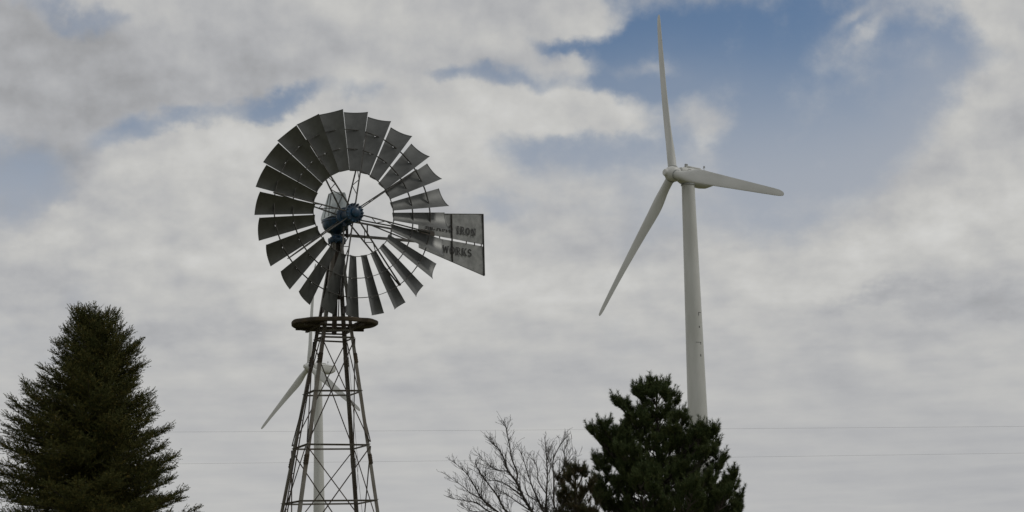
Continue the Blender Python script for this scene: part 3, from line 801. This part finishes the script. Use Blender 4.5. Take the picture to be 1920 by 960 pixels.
def spruce(px, py, Y, label):
    top = at(px, py, Y); H = top.z
    root = thing('spruce_tree', (top.x, top.y, 0), label, 'tree')
    rs = np.random.RandomState(11); rr = random.Random(11)
    prof_h = [0.0, 0.05, 0.18, 0.36, 0.9, 1.5, 2.1, 2.7, 3.3, 4.1, 5.2, 6.4, 7.2]   # metres under the top
    prof_r = [0.05, 0.26, 0.46, 0.60, 0.80, 1.06, 1.34, 1.52, 1.72, 1.98, 2.3, 2.5, 2.3]
    trunk = MB(); trunk.tube([(0, 0, 0), (0.02, 0, H * 0.35), (0, 0.02, H * 0.7), (0.0, 0, H - 0.1)], [0.16, 0.12, 0.065, 0.012], 10)
    trunk.build('trunk', 'bark', root, True)
    P_, D_, L_ = [], [], []; limbs = []
    def shoot(p, d, l):
        P_.append(p); D_.append(d); L_.append(l)
    def twig(p, d, l, dens=1.0):
        """needled twig with side shoots, like a small feather"""
        d = d.normalized(); n = max(1, int(l / 0.095)); q = p.copy()
        sidev = d.cross(Vector((0, 0, 1)))
        if sidev.length < 0.1: sidev = d.cross(Vector((1, 0, 0)))
        sidev.normalize(); upv = sidev.cross(d)
        for i in range(n):
            stp = l / n
            shoot(q.copy(), d.copy(), stp * 1.25)
            if i > 0 or n == 1:
                for s in (-1, 1):
                    if rr.random() < 0.85 * dens:
                        sdv = (d * 0.75 + sidev * s * rr.uniform(0.5, 0.9) + upv * rr.uniform(-0.15, 0.5)).normalized()
                        shoot(q.copy(), sdv, stp * rr.uniform(0.7, 1.15) * (1.15 - 0.5 * i / n))
            q = q + d * stp
            d = (d + Vector((rr.uniform(-.08, .08), rr.uniform(-.08, .08), rr.uniform(-.03, .12)))).normalized()
        shoot(q - d * 0.02, d, 0.10)
    dep = 0.02
    az = 0.0
    while dep < H - 0.35:
        rad = float(np.interp(dep, prof_h, prof_r))
        vis = dep < 4.8
        nb = 7 if dep < 0.6 else (11 if vis else 6)
        for k in range(nb):
            az += 2 * math.pi / nb + rr.uniform(-0.3, 0.3)
            L = rad * rr.choice((0.74, 0.86, 0.94, 1.0, 1.0, 1.08)) * rr.uniform(0.94, 1.06)
            ca = math.cos(az)
            if dep > 1.0: L *= (1 - 0.10 * ca) if ca > 0 else (1 - 0.22 * ca * min(1, dep - 1))
            el = float(np.interp(dep, [0, 0.4, 1.2, 2.5, 5, 7], [1.3, 0.9, 0.6, 0.42, 0.2, 0.0])) + rr.uniform(-0.12, 0.12)
            hz = Vector((math.cos(az), math.sin(az), 0))
            Lh = L / max(0.5, math.cos(min(el, 1.0)))
            p = Vector((0, 0, H - dep - L * math.tan(min(el, 0.95)) * 0.55 - rr.uniform(0, 0.12)))
            if p.z < 0.3: p.z = 0.3
            d = (hz * math.cos(el) + Vector((0, 0, math.sin(el)))).normalized()
            n = max(4, int(Lh / 0.1)); pts = [p.copy()]
            for i in range(n):
                f = (i + 1) / n
                d = (d + Vector((rr.uniform(-.04, .04), rr.uniform(-.04, .04), (0.035 if f > 0.55 else -0.03) * (1 if dep > 0.6 else 0)))).normalized()
                p = p + d * (Lh / n); pts.append(p.copy())
                if f > 0.12:
                    sidev = d.cross(Vector((0, 0, 1)));
                    if sidev.length < 0.1: sidev = Vector((1, 0, 0))
                    sidev.normalize()
                    rem = (1 - f) * Lh
                    tl = min(0.5, 0.20 + 0.36 * rem) * rr.uniform(0.7, 1.15)
                    for s in (-1, 1):
                        if rr.random() < (0.92 if vis else 0.45):
                            twig(p, d * 0.8 + sidev * s * rr.uniform(0.6, 1.0) + Vector((0, 0, rr.uniform(-0.15, 0.3))), tl)
                    for _ in range(2 if vis else 1):
                        twig(p, d * 0.6 + Vector((rr.uniform(-.3, .3), rr.uniform(-.3, .3), rr.uniform(-0.5, 0.9))), tl * 0.7)
            for _ in range(3): twig(p, d + Vector((rr.uniform(-.45, .45), rr.uniform(-.45, .45), rr.uniform(-.1, 0.5))), rr.uniform(0.12, 0.2))
            limbs.append((pts, [0.013 * (1 - 0.85 * i / n) * min(1.6, 0.5 + L) for i in range(n + 1)]))
        dep += 0.10 if dep < 0.5 else (0.14 if vis else 0.26)
    # upright leader shoots at the blunt top
    for k in range(16):
        a = rr.uniform(0, 6.28); r = rr.uniform(0.0, 0.5)
        h = -0.02 - 0.95 * r * r - 0.12 * r
        p = Vector((r * math.cos(a), r * math.sin(a), H + h - 0.16))
        d = Vector((0.35 * r * math.cos(a), 0.35 * r * math.sin(a), 1))
        shoot(p, d, rr.uniform(0.14, 0.26))
        for q in range(4):
            a2 = rr.uniform(0, 6.28); shoot(p, Vector((0.6 * math.cos(a2), 0.6 * math.sin(a2), 0.8)), 0.1)
    branch_tubes(limbs, 'branches', 'bark').build('branches', 'bark', root)
    pos = np.array([tuple(v) for v in P_]); dr = np.array([tuple(v) for v in D_]); ln = np.array(L_)
    me = shoots_mesh('crown', pos, dr, ln, rs, 10, 0.030, 0.014, (0.5, 1.2), 'spruce')
    o = link('crown', me, root); o['kind'] = 'stuff'
    return root

def pine(px, py, Y, label, prof_h, prof_r, seed, material, dens=1.0, extra=()):
    top = at(px, py, Y); H = top.z
    root = thing('pine_tree', (top.x, top.y, 0), label, 'tree', None)
    rs = np.random.RandomState(seed); rr = random.Random(seed)
    trunk = MB(); trunk.tube([(0, 0, 0), (0.03, 0.02, H * 0.35), (-0.02, 0, H * 0.7), (0, 0, H - 0.2)], [0.15, 0.11, 0.06, 0.015], 10)
    trunk.build('trunk', 'bark', root, True)
    P_, D_, L_ = [], [], []; limbs = []
    def tuft(p, d, l):
        P_.append(p.copy()); D_.append(d.normalized()); L_.append(l)
    def spray(p, d, sz):
        """end of a branch: a leading candle with a ring of shorter ones"""
        d = (d + Vector((0, 0, 1.1))).normalized()
        tuft(p, d, sz * rr.uniform(1.0, 1.35))
        for k in range(rr.randint(2, 4)):
            a = rr.uniform(0, 6.28)
            o = Vector((math.cos(a), math.sin(a), 0))
            tuft(p - d * 0.04, d * 0.9 + o * rr.uniform(0.35, 0.75) + Vector((0, 0, 0.15)), sz * rr.uniform(0.5, 0.85))
    def bough(p, d, L, r, lvl):
        n = max(3, int(L / 0.14)); pts = [p.copy()]
        for i in range(n):
            f = (i + 1) / n
            d = (d + Vector((rr.uniform(-.07, .07), rr.uniform(-.07, .07), 0.02 + 0.13 * f * f))).normalized()
            p = p + d * (L / n); pts.append(p.copy())
            if f > 0.3 and lvl < 2:
                for s in (-1, 1):
                    if rr.random() < (0.56 if lvl == 0 else 0.28) * dens:
                        sv = d.cross(Vector((0, 0, 1)))
                        if sv.length < 0.1: sv = Vector((1, 0, 0))
                        sv.normalize()
                        dd = d * 0.7 + sv * s * rr.uniform(0.5, 0.9) + Vector((0, 0, rr.uniform(0.0, 0.4)))
                        bough(p, dd.normalized(), max(0.16, min(0.6, (1 - f) * L * 0.6 + 0.14)) * rr.uniform(0.75, 1.1), r * 0.5, lvl + 1)
            if f > 0.5 and rr.random() < 0.4:
                tuft(p, d * 0.5 + Vector((rr.uniform(-.5, .5), rr.uniform(-.5, .5), 0.7)), rr.uniform(0.10, 0.17))
        spray(p, d, 0.27 if lvl == 0 else 0.22)
        limbs.append((pts, [r * (1 - 0.8 * i / n) for i in range(n + 1)]))
    dep = 0.22; az = 1.0
    spray(Vector((0, 0, H - 0.2)), Vector((0, 0, 1)), 0.2)
    while dep < H - 0.6:
        rad = float(np.interp(dep, prof_h, prof_r)); vis = dep < 4.0
        nb = rr.randint(4, 5) if dep < 0.8 else (7 if vis else 5)
        for k in range(nb):
            az += 2 * math.pi / nb + rr.uniform(-0.35, 0.35)
            L = rad * rr.choice((0.55, 0.75, 0.9, 1.0, 1.1, 1.2)) * rr.uniform(0.93, 1.07)
            el = float(np.interp(dep, [0, 0.6, 1.5, 3, 6], [1.05, 0.75, 0.45, 0.22, 0.05])) + rr.uniform(-0.15, 0.15)
            d = Vector((math.cos(az) * math.cos(el), math.sin(az) * math.cos(el), math.sin(el)))
            p = Vector((0, 0, max(0.4, H - dep - L * math.tan(el) * 0.8 - rr.uniform(0, 0.2))))
            bough(p, d, L / max(0.6, math.cos(el)) * 0.92, 0.02 + 0.009 * L, 0)
        dep += 0.34 if vis else 0.55
    for (ex, ey) in extra:                      # the long boughs that stand out of the outline
        q = at(ex, ey, Y + rr.uniform(-0.4, 0.4)) - Vector((top.x, top.y, 0)); q.z -= 0.2
        p = Vector((0, 0, q.z - 0.2 - 0.55 * abs(q.x))); v = q - p
        bough(p, (v.normalized() - Vector((0, 0, 0.22))).normalized(), v.length * 1.02, 0.03, 0)
    branch_tubes(limbs, 'branches', 'bark').build('branches', 'bark', root)
    pos = np.array([tuple(v) for v in P_]); dr = np.array([tuple(v) for v in D_]); ln = np.array(L_)
    me = shoots_mesh('crown', pos, dr, ln, rs, 62, 0.10, 0.0098, (0.4, 1.05), material, 0.1)
    o = link('crown', me, root); o['kind'] = 'stuff'
    return root

spruce(178, 609, 38, 'tall dense olive green spruce with drooping layered branches, beside the old windmill')
pine(1230, 714, 47, 'broad dark green pine with upright candle tufts in front of the large turbine tower',
     [0, 0.3, 0.7, 1.2, 1.5, 2.1, 3.3, 4.5, 6.5], [0.12, 0.26, 0.46, 0.78, 1.2, 1.55, 2.0, 2.3, 2.1], 5, 'pine', extra=((1166, 752), (1108, 805), (1205, 725), (1262, 742), (1340, 812), (1132, 800), (1104, 864), (1122, 908), (1150, 850), (1362, 868), (1386, 905), (1400, 948)))
pine(1078, 872, 45.5, 'small brown-tinged pine between the bare tree and the broad dark pine',
     [0, 0.3, 0.8, 1.5, 3, 4.5], [0.15, 0.35, 0.62, 0.8, 1.0, 0.9], 8, 'brownpine', dens=0.55)

# ------------------------------------------------------------------ bare tree
def bare_tree():
    Y = 43.0
    b0 = at(1000, 1100, Y)
    root = thing('bare_tree', (b0.x, b0.y, 0), 'leafless tree with fine spreading twigs left of the small brown pine', 'tree')
    rr = random.Random(21)
    off = Vector((b0.x, b0.y, 0))
    cz = lambda zx, zy: (820 + zx / 5.333, 780 + zy / 5.333)
    G_ = [
        ([(1120, 1250), (1040, 1080), (950, 960), (860, 810), (790, 660), (705, 545), (672, 440), (610, 325), (560, 285), (515, 245)], 0.045, 0.3),
        ([(790, 660), (800, 570), (745, 430), (722, 290), (690, 150), (685, 110), (640, 65)], 0.022, 0.35),
        ([(1080, 1200), (880, 1080), (690, 955), (600, 800), (510, 680), (450, 600), (400, 520), (375, 465)], 0.034, -0.5),
        ([(880, 1080), (720, 1030), (600, 955), (450, 830), (370, 700), (300, 585), (235, 520), (165, 460)], 0.03, 0.2),
        ([(720, 1030), (500, 945), (400, 870), (290, 850), (180, 830), (110, 800)], 0.022, 0.6),
        ([(1120, 1250), (1100, 1080), (1050, 940), (1000, 820), (955, 720), (905, 580), (860, 430), (805, 300)], 0.034, -0.3),
        ([(1150, 1260), (1105, 1100), (1085, 950), (1092, 780), (1100, 600), (1095, 450), (1085, 340), (1070, 205)], 0.034, 0.5),
        ([(1150, 1260), (1180, 1050), (1165, 880), (1165, 620), (1155, 460), (1200, 340), (1250, 260), (1285, 220)], 0.030, -0.6),
        ([(1165, 620), (1240, 560), (1275, 460), (1270, 350), (1300, 270)], 0.012, -0.2),
        ([(860, 810), (740, 720), (620, 650), (520, 640), (470, 560)], 0.018, -0.6),
        ([(950, 960), (800, 860), (690, 780), (600, 720), (560, 560)], 0.018, 0.7),
        ([(450, 830), (330, 770), (250, 700), (160, 640), (110, 600)], 0.015, 0.3),
        ([(1085, 950), (1010, 860), (900, 780), (870, 640), (820, 540)], 0.018, -0.7),
        ([(705, 545), (620, 550), (540, 510), (470, 440), (415, 385)], 0.012, 0.2),
        ([(600, 955), (470, 860), (440, 740), (460, 620), (540, 560)], 0.016, -0.4),
        ([(1092, 780), (1010, 650), (1000, 520), (960, 430), (930, 390)], 0.015, 0.5),
        ([(1100, 600), (1140, 480), (1110, 380), (1160, 240)], 0.011, 0.2),
        ([(1240, 560), (1300, 450), (1370, 350)], 0.009, 0.4),
        ([(500, 945), (400, 960), (300, 930), (240, 890)], 0.012, -0.5),
    ]
    twigs = []
    def curve(pts, sub=3):
        out = []
        for i in range(len(pts) - 1):
            a = pts[max(i - 1, 0)]; b = pts[i]; c = pts[i + 1]; d = pts[min(i + 2, len(pts) - 1)]
            for k in range(sub):
                t = k / sub
                out.append(0.5 * ((2 * b) + (c - a) * t + (2 * a - 5 * b + 4 * c - d) * t * t + (3 * b - a - 3 * c + d) * t ** 3))
        out.append(pts[-1]); return out
    def grow(p, d, L, r, lvl):
        n = max(3, int(L / 0.07)); pts = [p.copy()]
        for i in range(n):
            d = (d + Vector((rr.uniform(-.16, .16), rr.uniform(-.16, .16), rr.uniform(-.06, .15)))).normalized()
            p = p + d * (L / n); pts.append(p.copy())
            if lvl < 3 and rr.random() < (0.52 if lvl == 1 else 0.34):
                ax_ = Vector((rr.gauss(0, 1), rr.gauss(0, 1), rr.gauss(0, .6)))
                dd = (d + ax_.normalized() * 0.75).normalized(); dd.z = abs(dd.z) * 0.8 + 0.1
                grow(p, dd, L * rr.uniform(0.35, 0.6), r * 0.65, lvl + 1)
        twigs.append((pts, [max(0.0028, r * (1 - 0.72 * i / n)) for i in range(n + 1)]))
    first = True
    for (pts, r, dy) in G_:
        n = len(pts); w3 = []
        for i, (zx, zy) in enumerate(pts):
            f = i / (n - 1)
            x, y = cz(zx, zy)
            w3.append(at(x, y, Y + dy * f + rr.uniform(-.05, .05)) - off)
        if pts[0] in ((1120, 1250), (1080, 1200), (1150, 1260)):
            w3[0] = Vector((0.02 * rr.uniform(-1, 1), 0.02, 1.0))
        c = curve(w3, 4)
        b = MB(); b.tube(c, [r * (1 - 0.88 * i / (len(c) - 1)) for i in range(len(c))], 6); b.build('limb', 'twig', root, True)
        for i in range(2, len(c) - 1):
            if c[i].z < 1.9: continue
            d = (c[i + 1] - c[i]).normalized()
            for _ in range(3):
                if rr.random() < 0.55:
                    ax_ = Vector((rr.gauss(0, 1), rr.gauss(0, 0.8), rr.gauss(0, .5))).normalized()
                    dd = (d * 0.9 + ax_ * 0.65 + Vector((0, 0, 0.2))).normalized()
                    f = i / len(c)
                    grow(c[i], dd, rr.uniform(0.2, 0.5) * (1.1 - 0.65 * f), max(0.0045, r * 0.32 * (1 - 0.6 * f)), 1)
    t = MB(); t.tube([(0, 0, 0), (0.02, 0, 0.5), (0, 0.02, 1.15)], [0.13, 0.10, 0.085], 12); t.build('trunk', 'twig', root, True)
    o = branch_tubes(twigs, 'twigs', 'twig', 4).build('twigs', 'twig', root); o['kind'] = 'stuff'
bare_tree()

# ------------------------------------------------------------------ power lines
def pole(x, y, h, label):
    root = thing('utility_pole', (x, y, gz(x, y)), label, 'utility pole', 'utility poles of the power line')
    q = MB(); q.tube([(0, 0, 0), (0, 0, h)], [0.16, 0.11], 14); q.build('shaft', 'wood', root, True)
    return root
PLY = 120
LINES = [((0, 811.5), (960, 806.5), (1919, 799.5)), ((0, 873), (960, 862.5), (1919, 849.5))]
XL, XR = -52.0, 52.0
ends = []
for pts in LINES:
    P3 = [at(x, y, PLY) for (x, y) in pts]
    cf = np.polyfit([p.x for p in P3], [p.z for p in P3], 2)
    ends.append((np.polyval(cf, XL), np.polyval(cf, XR), cf))
for s, X in ((0, XL), (1, XR)):
    hi = ends[0][s]; lo = ends[1][s]
    po = pole(X, PLY + 0.25, hi + 0.25, 'weathered wooden pole carrying the wires at the ' + ('spruce side of the scene' if s == 0 else 'open side of the scene'))
    for z in (hi, lo):
        q = MB(); q.lathe([(0.05, -0.05), (0.07, 0.0), (0.05, 0.05)], 12, Matrix.Translation((0, -0.22, z))); q.bar((0, -0.1, z), (0, -0.26, z), 0.04, 0.04); q.build('insulator', 'porcelain', po, True)
for i, (zl, zr, cf) in enumerate(ends):
    pts = []
    for k in range(41):
        x = XL + (XR - XL) * k / 40
        pts.append((x, PLY, float(np.polyval(cf, x))))
    q = MB(); q.tube(pts, 0.0045, 6)
    o = q.build('power_line', 'wire', None, True)
    o['label'] = ('upper thin power line crossing the sky behind the trees', 'lower thin power line crossing the sky behind the trees')[i]
    o['category'] = 'power line'; o['group'] = 'power lines'
